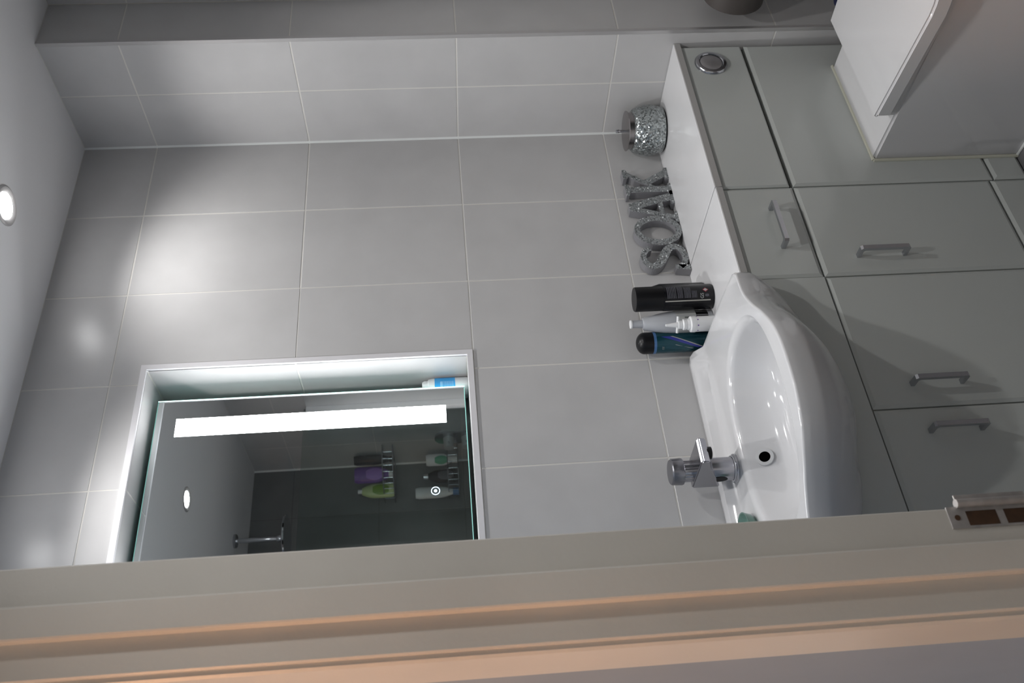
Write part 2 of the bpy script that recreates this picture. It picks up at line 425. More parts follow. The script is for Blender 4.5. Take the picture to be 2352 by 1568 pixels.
# hinge leaf left on the jamb (the door is off)
hz0, hz1 = 0.621, 0.739
hg = thing('door_hinge', 'worn steel butt hinge on the painted door jamb, without its door', 'hinge', (XL-0.013, JY, hz0))
obj('leaf', B(XL-0.0275, XL+0.001, JY-0.0018, JY+0.0005, hz0, hz1, bev=0.0006), 'hinge', hg)
bm = bmesh.new(); rod(bm, (XL+0.0035, JY-0.0045, hz0+0.013), (XL+0.0035, JY-0.0045, hz1-0.013), 0.0058)
obj('barrel', bm, 'hinge', hg, smooth=True, auto=40)
obj('folded_leaf', B(XL+0.0015, XL+0.0150, JY-0.0055, JY-0.0030, hz0+0.013, hz1-0.013, bev=0.001), 'hinge', hg)
for a, b in ((0.677, 0.716), (0.629, 0.667)):
    obj('slot', B(XL-0.0245, XL-0.006, JY-0.0022, JY-0.001, a, b), 'rust', hg)
bm = bmesh.new(); rod(bm, (XL-0.0137, JY-0.0024, 0.7284), (XL-0.0137, JY-0.001, 0.7284), 0.0036)
obj('screw', bm, 'rust', hg)

# ------------------------------------------------------------------ ceiling downlights
def downlight(x, y, label, group, watt):
    t = thing('downlight', label, 'downlight', (x, y, ZC), group)
    bm = L([(0.0445, ZC+0.001), (0.0445, ZC-0.0022), (0.041, ZC-0.0042), (0.034, ZC-0.003), (0.0285, ZC+0.0), (0.0285, ZC-0.0005), (0.0285, ZC+0.001)], x, y, seg=48, cap=False)
    obj('bezel', bm, 'bezel', t, smooth=True, auto=35)
    obj('lens', L([(0.0, ZC-0.0012), (0.0287, ZC-0.0012), (0.0287, ZC-0.0004), (0.0, ZC-0.0004)], x, y, seg=40, cap=False), 'lens', t)
    ld = bpy.data.lights.new('downlight_lamp', 'SPOT'); ld.energy = watt; ld.spot_size = math.radians(128); ld.spot_blend = 0.75
    ld.color = (1.0, 0.985, 0.975); ld.shadow_soft_size = 0.026
    lo = bpy.data.objects.new('downlight_lamp', ld); link(lo, t); lo.location = (0, 0, -0.008)
DL = 'recessed ceiling downlights'
downlight(-0.44, -0.25, 'round recessed downlight above the worktop with the SOAK letters', DL, SPOT_W[0])
downlight(-1.04, -0.26, 'round recessed downlight above the washbasin', DL, SPOT_W[1])
downlight(-0.44, -1.10, 'round recessed downlight reflected in the mirror, before the shower', DL, SPOT_W[2])
downlight(-1.04, -1.10, 'round recessed downlight just inside the doorway', DL, SPOT_W[2])
# hall pendant (behind the camera, in the hall): warm light on the frame
hp = thing('hall_pendant', 'warm pendant lamp hanging in the hall', 'lamp', (-2.45, -0.80, ZC))
obj('cord', L([(0.004, ZC), (0.004, 2.08)], -2.45, -0.80, seg=10), 'white', hp)
obj('lamp_shade', L([(0.05, 2.09), (0.15, 1.93)], -2.45, -0.80, cap=False), 'white', hp, smooth=True)
pl = bpy.data.lights.new('hall_bulb', 'POINT'); pl.energy = HALL_W; pl.color = (1.0, 0.50, 0.24); pl.shadow_soft_size = 0.12
po = bpy.data.objects.new('hall_bulb', pl); link(po, hp); po.location = (0, 0, 1.97-ZC)
struct(obj('ceiling', B(XH-2.2, XL-0.1, YB-0.6, 1.2, ZC, ZC+0.06), 'ceiling'))

# ------------------------------------------------------------------ fitted furniture
def panel(name, parent, x0, x1, z0, z1, ch=0.007, dp=0.0035, y=YV, th=0.018, m='door'):
    """Front board with a shallow chamfer all round."""
    bm = bmesh.new()
    def R(i, yy): return [bm.verts.new((a, yy, b)) for a, b in ((x0+i, z0+i), (x1-i, z0+i), (x1-i, z1-i), (x0+i, z1-i))]
    f, e, b = R(ch, y), R(0.0, y+dp), R(0.0, y+th)
    bm.faces.new(f); bm.faces.new(b)
    for A, C in ((f, e), (e, b)):
        for i in range(4): bm.faces.new((A[i], A[(i+1) % 4], C[(i+1) % 4], C[i]))
    return obj(name, bm, m, parent)
def bar_handle(parent, cx, cz, ln, vertical):
    """Flat D handle: bar on two legs, 11 mm wide."""
    h, t, w = 0.030, 0.0075, 0.0095
    l = ln/2; o = 0.004
    pts = [(-l, 0), (-l, h-o), (-l+o, h), (l-o, h), (l, h-o), (l, 0), (l-t, 0), (l-t, h-t-0.003), (l-t-0.003, h-t), (-l+t+0.003, h-t), (-l+t, h-t-0.003), (-l+t, 0)]
    bm = bmesh.new()
    A, C = [], []
    for s, d in pts:
        for k, lst in ((-w/2, A), (w/2, C)):
            p = (cx+k, YV-d+0.0005, cz+s) if vertical else (cx+s, YV-d+0.0005, cz+k)
            lst.append(bm.verts.new(p))
    bm.faces.new(A); bm.faces.new(C); n = len(pts)
    for i in range(n): bm.faces.new((A[i], A[(i+1) % n], C[(i+1) % n], C[i]))
    return obj('handle', bm, 'handle', parent)
ZT = ZK-0.017                          # underside of worktop
SP1, SP2, SP3, SP4 = -0.501, -0.758, -1.077, -1.396
# toilet unit
wc = thing('toilet_cabinet', 'gloss grey cistern cabinet behind the toilet, with the flush button', 'cabinet', (-0.25, -0.14, 0))
obj('carcass', B(SP1+0.002, -0.003, YV+0.018, -0.002, 0.0, ZT), 'gap', wc)
tp = panel('top_panel', wc, SP1+0.002, -0.0075, 0.5625, ZT-0.0035, ch=0.0045)
lp = panel('lower_panel', wc, SP1+0.002, -0.0075, 0.087, 0.553)
pk = panel('plinth', wc, SP1+0.002, -0.0075, 0.003, 0.082)
# flush button on the top panel
fx, fz = -0.076, 0.653
bm = bmesh.new()
for r1, r2, y0, hh in ((0.0, 0.0, 0, 0),): pass
a_, b_, n_ = frame((0, -1, 0))
def disc_lathe(bm, c, n, prof, seg=44):
    c = Vector(c); a, b, n = frame(n); rings = []
    for r, t in prof:
        if r < 1e-6: rings.append([bm.verts.new(c+n*t)])
        else: rings.append([bm.verts.new(c+(a*math.cos(2*PI*i/seg)+b*math.sin(2*PI*i/seg))*r+n*t) for i in range(seg)])
    for A, C in zip(rings[:-1], rings[1:]):
        for i in range(seg):
            j = (i+1) % seg
            if len(A) == 1 and len(C) == 1: continue
            if len(A) == 1: bm.faces.new((A[0], C[i], C[j]))
            elif len(C) == 1: bm.faces.new((A[i], A[j], C[0]))
            else: bm.faces.new((A[i], A[j], C[j], C[i]))
    return bm
fb = obj('flush_bezel', disc_lathe(bm, (fx, YV, fz), (0, -1, 0), [(0.041, -0.001), (0.041, 0.003), (0.038, 0.007), (0.031, 0.008), (0.029, 0.006), (0.029, 0.001), (0.0, 0.001)]), 'handle', tp, smooth=True, auto=40)
obj('flush_button', disc_lathe(bmesh.new(), (fx, YV, fz), (0, -1, 0), [(0.0275, 0.001), (0.0275, 0.0055), (0.026, 0.0065), (0.0, 0.0058)]), 'satin', tp, smooth=True, auto=40)
# drawer unit
du = thing('drawer_cabinet', 'narrow gloss grey cabinet with one drawer above a door', 'cabinet', (-0.63, -0.14, 0))
obj('carcass', B(SP2+0.001, SP1+0.001, YV+0.018, -0.002, 0.0, ZT), 'gap', du)
dr = panel('drawer_front', du, SP2+0.0018, SP1-0.0018, 0.558, ZT-0.0035)
bar_handle(dr, -0.622, 0.6235, 0.116, False)
dd = panel('door', du, SP2+0.0018, SP1-0.0018, 0.099, 0.5535)
bar_handle(dd, -0.708, 0.419, 0.108, True)
panel('plinth', du, SP2+0.0018, SP1-0.0018, 0.003, 0.094)
# basin unit
bu = thing('basin_cabinet', 'wide gloss grey cabinet with two doors under the washbasin', 'cabinet', (-1.077, -0.14, 0))
obj('carcass', B(SP4, SP2-0.001, YV+0.018, -0.002, 0.0, 0.56), 'gap', bu)
for a, b, hx in ((SP3+0.0016, SP2-0.0018, -1.027), (SP4+0.0018, SP3-0.0016, -1.129)):
    d = panel('door', bu, a, b, 0.099, 0.5535); bar_handle(d, hx, 0.413, 0.106, True)
panel('plinth', bu, SP4+0.0018, SP2-0.0018, 0.003, 0.094)

# ------------------------------------------------------------------ washbasin
BXC, BYC = -1.083, -0.262
half = [(0, -0.470), (0.05, -0.467), (0.10, -0.452), (0.15, -0.421), (0.19, -0.389), (0.23, -0.363), (0.265, -0.350), (0.292, -0.344), (0.308, -0.336), (0.317, -0.318), (0.318, -0.29), (0.318, -0.15), (0.318, -0.012), (0.313, -0.0025), (0.16, -0.0022), (0, -0.0022)]
def spline(pts, n):
    out = []
    P = [pts[0]]+pts+[pts[-1]]
    for i in range(1, len(P)-2):
        for k in range(n):
            t = k/n; p0, p1, p2, p3 = P[i-1], P[i], P[i+1], P[i+2]
            out.append(tuple(0.5*(2*p1[d]+(p2[d]-p0[d])*t+(2*p0[d]-5*p1[d]+4*p2[d]-p3[d])*t*t+(-p0[d]+3*p1[d]-3*p2[d]+p3[d])*t**3) for d in (0, 1)))
    out.append(pts[-1]); return out
hs = spline(half[:9], 5)[:-1]+half[8:]
outline = [(BXC+x, y) for x, y in hs]+[(BXC-x, y) for x, y in reversed(hs[1:-1])]
def ray_out(ang):
    dx, dy = math.cos(ang), math.sin(ang); best = None
    n = len(outline)
    for i in range(n):
        (x1, y1), (x2, y2) = outline[i], outline[(i+1) % n]
        ex, ey = x2-x1, y2-y1; den = dx*ey-dy*ex
        if abs(den) < 1e-12: continue
        t = ((x1-BXC)*ey-(y1-BYC)*ex)/den; s = ((x1-BXC)*dy-(y1-BYC)*dx)/den
        if t > 0 and -1e-9 <= s <= 1+1e-9 and (best is None or t > best): best = t
    return best
def sm(a, b, x):
    t = min(1, max(0, (x-a)/(b-a))); return t*t*(3-2*t)
def ztop(x, y):
    front = 0.7675 + 0.006*sm(-0.30, -0.44, y)
    return front + 0.0215*sm(-0.052, -0.036, y) - 0.004*sm(0.23, 0.318, abs(x-BXC))*sm(-0.20, -0.34, y)
def bowl_r(ang):
    dx, dy = abs(math.cos(ang)), abs(math.sin(ang)); e = 2.35
    return 1.0/((dx/0.203)**e+(dy/(0.155 if math.sin(ang) < 0 else 0.130))**e)**(1/e)
NA = 144
angs = [2*PI*i/NA for i in range(NA)]
RO = [ray_out(a) for a in angs]; RI = [bowl_r(a) for a in angs]
def bxy(a, r): return BXC+math.cos(a)*r, BYC+math.sin(a)*r
bm = bmesh.new(); rings = []
for s, z in ((0.10, 0.6690), (0.30, 0.6705), (0.50, 0.6745), (0.64, 0.6815), (0.75, 0.6925), (0.84, 0.7080), (0.905, 0.7260), (0.95, 0.7430), (0.982, 0.7560), (1.0, 0.7625)):
    rings.append([(*bxy(a, RI[i]*s), z) for i, a in enumerate(angs)])
K = 16
for k in range(1, K+1):
    f = k/K; ring = []
    for i, a in enumerate(angs):
        ri = RI[i]+0.010; r = ri+(RO[i]-0.004-ri)*(f-1/K)/(1-1/K) if k > 1 else ri
        x, y = bxy(a, r); ring.append((x, y, ztop(x, y)))
    rings.append(ring)
for dr_, dz in ((-0.0015, 0.0012), (0.0, 0.004), (0.0, 0.018)):
    ring = []
    for i, a in enumerate(angs):
        x, y = bxy(a, RO[i]+dr_); ring.append((x, y, ztop(x, y)-dz))
    rings.append(ring)
for s in (1.0, 0.985, 0.95, 0.9, 0.8, 0.68, 0.54, 0.38, 0.2, 0.05):
    ring = []
    for i, a in enumerate(angs):
        x, y = bxy(a, RO[i]*s); ring.append((x, y, 0.7345-0.128*(1-s*s)**0.72))
    rings.append(ring)
vr = [[bm.verts.new(p) for p in r] for r in rings]
for A, C in zip(vr[:-1], vr[1:]):
    for i in range(NA): bm.faces.new((A[i], A[(i+1) % NA], C[(i+1) % NA], C[i]))
bm.faces.new(vr[-1]); bm.faces.new(vr[0])
basin = thing('washbasin', 'white ceramic semi-recessed washbasin with a bow front and chrome tap hole', 'basin', (BXC, BYC, 0.735))
basin['label'] = 'white ceramic bow-fronted washbasin set into the vanity cabinet'
obj('bowl', bm, 'ceramic', basin, smooth=True, auto=50)
# overflow ring on the back of the bowl and the waste at the bottom
onr = Vector((0.0, -0.90, 0.44))
obj('overflow_ring', ring_at(bmesh.new(), (-1.093, -0.1462, 0.7275), onr, 0.0175, 0.0112, 0.0045), 'alu', basin)
obj('overflow_hole', disc_lathe(bmesh.new(), (-1.093, -0.1462, 0.7275), onr, [(0.0114, 0.0), (0.0114, 0.0036), (0.0, 0.0036)]), 'hole', basin)
obj('waste', L([(0.032, 0.6680), (0.032, 0.6725), (0.028, 0.6750), (0.0, 0.6770)], BXC, -0.262), 'chrome', basin, smooth=True, auto=40)
# fascia with a curved cut-out under the bowl
pts = [(SP4+0.0018, 0.558), (SP2-0.0018, 0.558), (SP2-0.0018, 0.718)]
for k in range(0, 25):
    x = (SP2-0.012)+(SP4+0.012-(SP2-0.012))*k/24
    q = abs(x-BXC)/0.318; pts.append((x, min(0.716, 0.7345-0.128*max(0.0, 1-q*q)**0.72+0.012)))
pts.append((SP4+0.0018, 0.716))
bm = bmesh.new(); prism(bm, pts, 'y', YV, YV+0.018); obj('fascia', bm, 'door', bu)

# ------------------------------------------------------------------ worktops
for a, b, lab in ((-0.4985, -0.0015, 'white worktop over the cistern cabinet, with the glittery jar and letters'),
                  (-0.764, -0.501, 'short white worktop beside the washbasin, with cans standing on it')):
    w = thing('worktop', lab, 'worktop', ((a+b)/2, -0.14, ZT))
    d = 0.0 if a > -0.6 else 0.0005
    obj('board', B(a, b, YV-0.0045, -0.0008, ZT, ZK-d, bev=0.0012), 'worktop', w)
    obj('front_edge_shade', B(a, b, YV-0.0055, YV-0.004, ZT, ZK-0.0022-d), 'edge', w)  # thin darker strip carrying the painted shade of the front edge

# ------------------------------------------------------------------ basin tap
TX, TY = -1.080, -0.078
tap = thing('basin_tap', 'chunky chrome mixer tap on the washbasin', 'tap', (TX, TY, 0.7675))
obj('base_ring', L([(0.030, 0.7670), (0.030, 0.7715), (0.0285, 0.7730), (0.0265, 0.7735), (0.0265, 0.7765), (0.0, 0.7765)], TX, TY), 'handle', tap, smooth=True, auto=40)
obj('body', L([(0.0245, 0.775), (0.0245, 0.848), (0.0225, 0.8515), (0.0, 0.8515)], TX, TY), 'tapchrome', tap, smooth=True, auto=40)
bm = bmesh.new()
sp_ = prism(bm, [(TY+0.026, 0.800), (TY+0.026, 0.858), (TY-0.088, 0.8625), (TY-0.093, 0.859), (TY-0.090, 0.845), (TY-0.060, 0.840), (TY-0.026, 0.822)], 'x', TX-0.0265, TX+0.0265)
bmesh.ops.bevel(bm, geom=list(bm.edges), offset=0.0022, segments=2, affect='EDGES')
spout = obj('spout', bm, 'tapchrome', tap, smooth=True, auto=35)
obj('aerator', L([(0.0, 0.836), (0.0125, 0.836), (0.0125, 0.846), (0.0, 0.846)], TX, TY-0.076), 'black', spout)
obj('cartridge', L([(0.0205, 0.856), (0.0205, 0.880), (0.0, 0.880)], TX, TY), 'handle', tap, smooth=True, auto=40)
for k in range(18):
    a = 2*PI*k/18; bm = bmesh.new()
    rod(bm, (TX+0.0208*math.cos(a), TY+0.0208*math.sin(a), 0.860), (TX+0.0208*math.cos(a), TY+0.0208*math.sin(a), 0.878), 0.0013, 8)
    obj('rib', bm, 'tapchrome', tap)
obj('lever', L([(0.0, 0.8785), (0.0265, 0.8785), (0.0275, 0.881), (0.0265, 0.901), (0.0245, 0.9035), (0.0, 0.9045)], TX, TY), 'tapdark', tap, smooth=True, auto=30)
bm = bmesh.new(); c = Vector((TX, TY, 0.806)); d = Vector((-0.985, -0.17, 0)).normalized(); a_, b_, n_ = frame(d)
vs = [bm.verts.new(c+d*0.0228+a_*(0.0075*math.cos(2*PI*i/28))+b_*(0.016*math.sin(2*PI*i/28))) for i in range(28)]
bm.faces.new(vs); v2 = [bm.verts.new(v.co+d*0.0022) for v in vs]; bm.faces.new(v2)
for i in range(28): bm.faces.new((vs[i], vs[(i+1) % 28], v2[(i+1) % 28], v2[i]))
obj('oval_badge', bm, 'black', tap)

# green glass dish at the far end of the basin ledge
gx, gy = -1.226, -0.100
gd = thing('soap_dish', 'small green glass dish on the washbasin ledge behind the door frame', 'dish', (gx, gy, 0.768))
obj('dish', L([(0.0, 0.7672), (0.026, 0.7675), (0.034, 0.775), (0.038, 0.789), (0.0355, 0.789), (0.031, 0.776), (0.0, 0.772)], gx, gy), 'seaglass', gd, smooth=True, auto=40)

# ------------------------------------------------------------------ illuminated mirror in the recess
YM = 0.070
mx0, mx1, mz0, mz1 = -1.277, -0.757, 1.3045, 2.000
mr = thing('mirror', 'illuminated mirror with glowing side strips inside the tiled recess', 'mirror', ((mx0+mx1)/2, YM, mz0))
g_ = 0.0018
obj('silvered_face', B(mx0+g_, mx1-g_, YM, YM+0.0040, mz0+g_, mz1-g_), 'mirror', mr)
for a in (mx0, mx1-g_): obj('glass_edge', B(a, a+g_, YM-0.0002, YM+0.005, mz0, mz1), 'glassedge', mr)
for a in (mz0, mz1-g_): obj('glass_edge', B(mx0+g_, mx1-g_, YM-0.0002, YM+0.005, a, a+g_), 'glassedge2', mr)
obj('backing_box', B(mx0+0.045, mx1-0.055, YM+0.004, RD+0.0005, mz0+0.004, mz1-0.05), 'backing', mr)
for a, b in ((-0.8515, -0.8065), (-1.2275, -1.1825)):
    obj('light_strip', B(a, b, YM-0.0008, YM+0.001, 1.350, 1.9535), 'strip', mr)
mcx = (mx0+mx1)/2
obj('touch_ring', ring_at(bmesh.new(), (-1.0195, YM+0.0005, 1.3806), (0, -1, 0), 0.0098, 0.0080, 0.0010), 'touch', mr)
obj('touch_symbol', ring_at(bmesh.new(), (-1.0195, YM+0.0005, 1.3806), (0, -1, 0), 0.0036, 0.0006, 0.0010, 24), 'touch', mr)

# lotion bottle standing in the recess beside the mirror
lx, ly, lz = -0.7425, 0.102, RZ0
lb = thing('lotion_bottle', 'white lotion bottle with a sky-blue label standing in the mirror recess', 'bottle', (lx, ly, lz))
obj('bottle', L([(0.0, lz), (0.0245, lz), (0.0255, lz+0.004), (0.0255, lz+0.083), (0.0235, lz+0.092), (0.021, lz+0.094)], lx, ly), 'white', lb, smooth=True, auto=35)
obj('cap', L([(0.0205, lz+0.0935), (0.020, lz+0.103), (0.017, lz+0.1075), (0.0, lz+0.108)], lx, ly), 'white', lb, smooth=True, auto=50)
bm = bmesh.new(); cyl_strip(bm, lx, ly, 0.0256, [(150, lz+0.030, 325, lz+0.030), (150, lz+0.078, 325, lz+0.078)])
lab = obj('label', bm, 'skyblue', lb, smooth=True)
bm = bmesh.new()
for a0, a1 in ((0.034, 0.044), (0.0465, 0.056), (0.0590, 0.0640)):
    for k in range(5):
        z = lz+a0+(a1-a0)*k/4; cyl_strip(bm, lx, ly, 0.0258, [(205, z, 280, z), (205, z+0.0011, 280, z+0.0011)])
obj('fine_print', bm, 'skytext', lab)
bm = bmesh.new(); cyl_strip(bm, lx, ly, 0.0256, [(232, lz+0.0235, 240, lz+0.0225), (232, lz+0.0245, 240, lz+0.0235)]); cyl_strip(bm, lx, ly, 0.0256, [(234, lz+0.021, 238, lz+0.025), (235, lz+0.021, 239, lz+0.025)])
obj('printed_mark', bm, 'print', lb)

# ------------------------------------------------------------------ glittery jar
jx, jy, jz = -0.0700, -0.0700, ZK
jr = thing('trinket_jar', 'round cracked-mirror mosaic jar with a steel lid on the worktop', 'jar', (jx, jy, jz))
obj('foot', L([(0.0, jz), (0.053, jz), (0.0545, jz+0.004), (0.0, jz+0.004)], jx, jy), 'jardark', jr, smooth=True, auto=40)
prof = [(0.0, jz+0.003), (0.054, jz+0.003)]
for k in range(13):
    t = k/12; prof.append((0.0555+0.0125*math.sin(PI*(0.10+0.80*t))-0.002*t, jz+0.005+0.077*t))
prof += [(0.053, jz+0.0855), (0.0, jz+0.0855)]
obj('body', L(prof, jx, jy, seg=64), 'mosaic', jr, smooth=True, auto=50)
ld_ = obj('lid', L([(0.0, jz+0.0852), (0.0485, jz+0.0852), (0.0485, jz+0.0985), (0.0525, jz+0.0990), (0.0530, jz+0.1010), (0.0, jz+0.1050)], jx, jy, seg=56), 'jarlid', jr, smooth=True, auto=30)
obj('knob', L([(0.0, jz+0.103), (0.0035, jz+0.103), (0.0035, jz+0.118), (0.0048, jz+0.120), (0.0048, jz+0.127), (0.0, jz+0.1285)], jx, jy, seg=20), 'chrome', ld_, smooth=True, auto=40)

# ------------------------------------------------------------------ SOAK letters
LF, LBK = -0.026, -0.0025                # front and back of the letters
word = thing('word_ornament', 'freestanding silver glitter letters spelling SOAK against the wall tiles', 'ornament', (-0.34, -0.014, ZK))
def letter(name, loops, x0, w, z0=ZK, h=0.1215):
    cu = bpy.data.curves.new(name, 'CURVE'); cu.dimensions = '2D'; cu.fill_mode = 'BOTH'; cu.extrude = (LBK-LF)/2
    for lp_ in loops:
        s = cu.splines.new('POLY'); s.points.add(len(lp_)-1); s.use_cyclic_u = True
        for p, q in zip(s.points, lp_): p.co = (q[0]*w, q[1]*h, 0, 1)
    tmp = bpy.data.objects.new('tmp', cu); COL.objects.link(tmp); bpy.context.view_layer.update()
    me = bpy.data.meshes.new_from_object(tmp.evaluated_get(bpy.context.evaluated_depsgraph_get()))
    bpy.data.objects.remove(tmp, do_unlink=True)
    me.materials.clear(); me.materials.append(M['silver']); me.materials.append(M['glitter'])
    off = ROOT[word.name]; bm = bmesh.new(); bm.from_mesh(me)
    for v in bm.verts: v.co = Vector((x0+v.co.x, (LF+LBK)/2-v.co.z, z0+v.co.y))-off
    bmesh.ops.remove_doubles(bm, verts=bm.verts, dist=1e-6); bmesh.ops.recalc_face_normals(bm, faces=bm.faces)
    for f in bm.faces: f.material_index = 1 if f.normal.y < -0.9 else 0; f.smooth = False
    bm.to_mesh(me); bm.free(); me.name = name
    return link(bpy.data.objects.new(name, me), word)
def stroke(path, closed=False):
    """Centre line with half widths -> outline loop."""
    Lft, Rgt = [], []; n = len(path)
    for i, (x, y, hw) in enumerate(path):
        a = path[max(0, i-1)]; b = path[min(n-1, i+1)]; tx, ty = b[0]-a[0], b[1]-a[1]; l = math.hypot(tx, ty)
        nx, ny = -ty/l, tx/l; Lft.append((x+nx*hw, y+ny*hw)); Rgt.append((x-nx*hw, y-ny*hw))
    return Lft+Rgt[::-1]
def sp3(pts, n=6):
    out = []; P = [pts[0]]+pts+[pts[-1]]
    for i in range(1, len(P)-2):
        for k in range(n):
            t = k/n; p0, p1, p2, p3 = P[i-1], P[i], P[i+1], P[i+2]
            out.append(tuple(0.5*(2*p1[d]+(p2[d]-p0[d])*t+(2*p0[d]-5*p1[d]+4*p2[d]-p3[d])*t*t+(-p0[d]+3*p1[d]-3*p2[d]+p3[d])*t**3) for d in range(3)))
    out.append(pts[-1]); return out
# units: width 1 = letter width, but stroke widths need square units, so letters are drawn in height units
H = 0.1215
S_path = sp3([(0.60, 0.76, 0.062), (0.53, 0.86, 0.060), (0.38, 0.925, 0.058), (0.21, 0.885, 0.066), (0.125, 0.755, 0.075), (0.20, 0.615, 0.085), (0.38, 0.50, 0.092), (0.565, 0.385, 0.085), (0.625, 0.235, 0.075), (0.53, 0.105, 0.066), (0.34, 0.065, 0.060), (0.18, 0.115, 0.060), (0.10, 0.21, 0.068)])
ls = letter('letter_s', [stroke(S_path)], -0.5165, H)
sf = letter('serif', [[(0.00, 0.0), (0.13, 0.0), (0.16, 0.30), (0.04, 0.30)]], -0.5165, H)
sf.parent = ls
O_out = [(0.405+0.405*math.cos(2*PI*i/56), 0.5+0.50*math.sin(2*PI*i/56)) for i in range(56)]
O_in = [(0.405+0.255*math.cos(2*PI*i/48), 0.5+0.375*math.sin(2*PI*i/48)) for i in range(48)]
letter('letter_o', [O_out, O_in], -0.4340, H)
A_out = [(0.0, 0), (0.30, 0), (0.30, 0.06), (0.215, 0.085), (0.265, 0.27), (0.575, 0.27), (0.62, 0.085), (0.53, 0.06), (0.53, 0), (0.91, 0), (0.91, 0.06), (0.83, 0.085), (0.56, 1.0), (0.36, 1.0), (0.095, 0.085), (0.0, 0.06)]
A_in = [(0.295, 0.37), (0.545, 0.37), (0.425, 0.76)]
letter('letter_a', [A_out, A_in], -0.3600, H)
K_out = [(0.0, 0), (0.33, 0), (0.33, 0.06), (0.255, 0.09), (0.255, 0.34), (0.325, 0.43), (0.52, 0.10), (0.46, 0.06), (0.46, 0), (0.80, 0), (0.80, 0.07), (0.72, 0.10), (0.445, 0.56), (0.665, 0.87), (0.77, 0.93), (0.77, 1.0), (0.49, 1.0), (0.49, 0.93), (0.555, 0.88), (0.255, 0.47), (0.255, 0.91), (0.33, 0.94), (0.33, 1.0), (0.0, 1.0), (0.0, 0.94), (0.085, 0.91), (0.085, 0.09), (0.0, 0.06)]
letter('letter_k', [K_out], -0.2640, H)

# ------------------------------------------------------------------ cans and bottles beside the basin
# black deodorant can
dx, dy, z = -0.6600, -0.1050, ZK
FA = math.degrees(math.atan2(CAM.y-dy, CAM.x-dx))      # side turned to the doorway
can = thing('deodorant_can', 'black aerosol can with grey print and a black cap beside the washbasin', 'can', (dx, dy, z))
obj('body', L([(0.0, z), (0.0265, z), (0.0290, z+0.003), (0.0290, z+0.112), (0.0285, z+0.115), (0.0, z+0.115)], dx, dy, seg=48), 'canblack', can, smooth=True, auto=40)
obj('cap', L([(0.0, z+0.114), (0.0282, z+0.114), (0.0282, z+0.176), (0.0272, z+0.1785), (0.0, z+0.1785)], dx, dy, seg=48), 'black', can, smooth=True, auto=40)
for a0, a1, z0, z1 in ((-2, 58, 0.088, 0.110), (-2, 58, 0.073, 0.086), (-2, 50, 0.055, 0.0705), (-2, 30, 0.041, 0.053)):
    bm = bmesh.new(); n = 6
    for k in range(n):
        zz = z+z0+(z1-z0)*k/n; cyl_strip(bm, dx, dy, 0.0290, [(FA+a0, zz, FA+a1, zz), (FA+a0, zz+(z1-z0)/n*0.62, FA+a1, zz+(z1-z0)/n*0.62)])
    obj('printed_lines', bm, 'cantext', can)
bm = bmesh.new(); cyl_strip(bm, dx, dy, 0.0290, [(FA-17, z+0.010, FA-12, z+0.010), (FA-17, z+0.1135, FA-12, z+0.1135)]); obj('side_line', bm, 'canline', can)
def on_can(cx, cyy, r, ang, zc, tilt=0.0):
    def f(co):
        a = math.radians(ang)+co.x/r; return Vector((cx+(r+0.0004+co.z)*math.cos(a), cyy+(r+0.0004+co.z)*math.sin(a), zc+co.y))
    return f
text_mesh('recycling_mark', 'GS', 0.0105, 'greyband', can, on_can(dx, dy, 0.029, FA+5, z+0.029))
bm = bmesh.new(); disc = [(FA+3, z+0.0150), (FA+12, z+0.0150)]
cyl_strip(bm, dx, dy, 0.029, [(FA+2.5, z+0.0135, FA+11.5, z+0.0135), (FA+0.5, z+0.018, FA+13.5, z+0.018), (FA+2.5, z+0.0225, FA+11.5, z+0.0225)]); obj('round_mark', bm, 'cantext', can)
bm = bmesh.new(); cyl_strip(bm, dx, dy, 0.0290, [(FA+33, z+0.0135, FA+33, z+0.0135), (FA+22, z+0.0205, FA+44, z+0.0205), (FA+33, z+0.0275, FA+33, z+0.0275)]); dm = obj('hazard_diamond', bm, 'red', can)
bm = bmesh.new(); cyl_strip(bm, dx, dy, 0.0292, [(FA+33, z+0.0155, FA+33, z+0.0155), (FA+26, z+0.0205, FA+40, z+0.0205), (FA+33, z+0.0255, FA+33, z+0.0255)]); obj('hazard_field', bm, 'greyband', dm)
# second dark can half hidden behind it
ex, ey = -0.6190, -0.0590
c2 = thing('dark_bottle', 'dark bottle half hidden behind the black aerosol can', 'bottle', (ex, ey, z))
obj('body', L([(0.0, z), (0.027, z), (0.029, z+0.004), (0.029, z+0.105), (0.024, z+0.122), (0.016, z+0.126), (0.0, z+0.127)], ex, ey), 'canblack', c2, smooth=True, auto=40)
# clear-capped white spray bottle
wx, wy = -0.7000, -0.0650
sb = thing('spray_bottle', 'tall cloudy white bottle with a slim neck and dark base band', 'bottle', (wx, wy, z))
obj('body', L([(0.0, z), (0.0245, z), (0.026, z+0.003), (0.026, z+0.088), (0.0235, z+0.112), (0.0150, z+0.156), (0.0125, z+0.160), (0.0, z+0.160)], wx, wy), 'cloudy', sb, smooth=True, auto=40)
obj('neck', L([(0.0095, z+0.158), (0.0085, z+0.184), (0.0, z+0.184)], wx, wy), 'cloudy', sb, smooth=True, auto=40)
obj('cap_rim', L([(0.0, z+0.1835), (0.0095, z+0.1835), (0.0105, z+0.1855), (0.0095, z+0.188), (0.0, z+0.188)], wx, wy), 'white', sb, smooth=True, auto=60)
FB = math.degrees(math.atan2(CAM.y-wy, CAM.x-wx))
bm = bmesh.new(); cyl_strip(bm, wx, wy, 0.0261, [(FB-95, z+0.012, FB+95, z+0.012), (FB-95, z+0.040, FB+95, z+0.040)]); obj('dark_band', bm, 'black', sb)
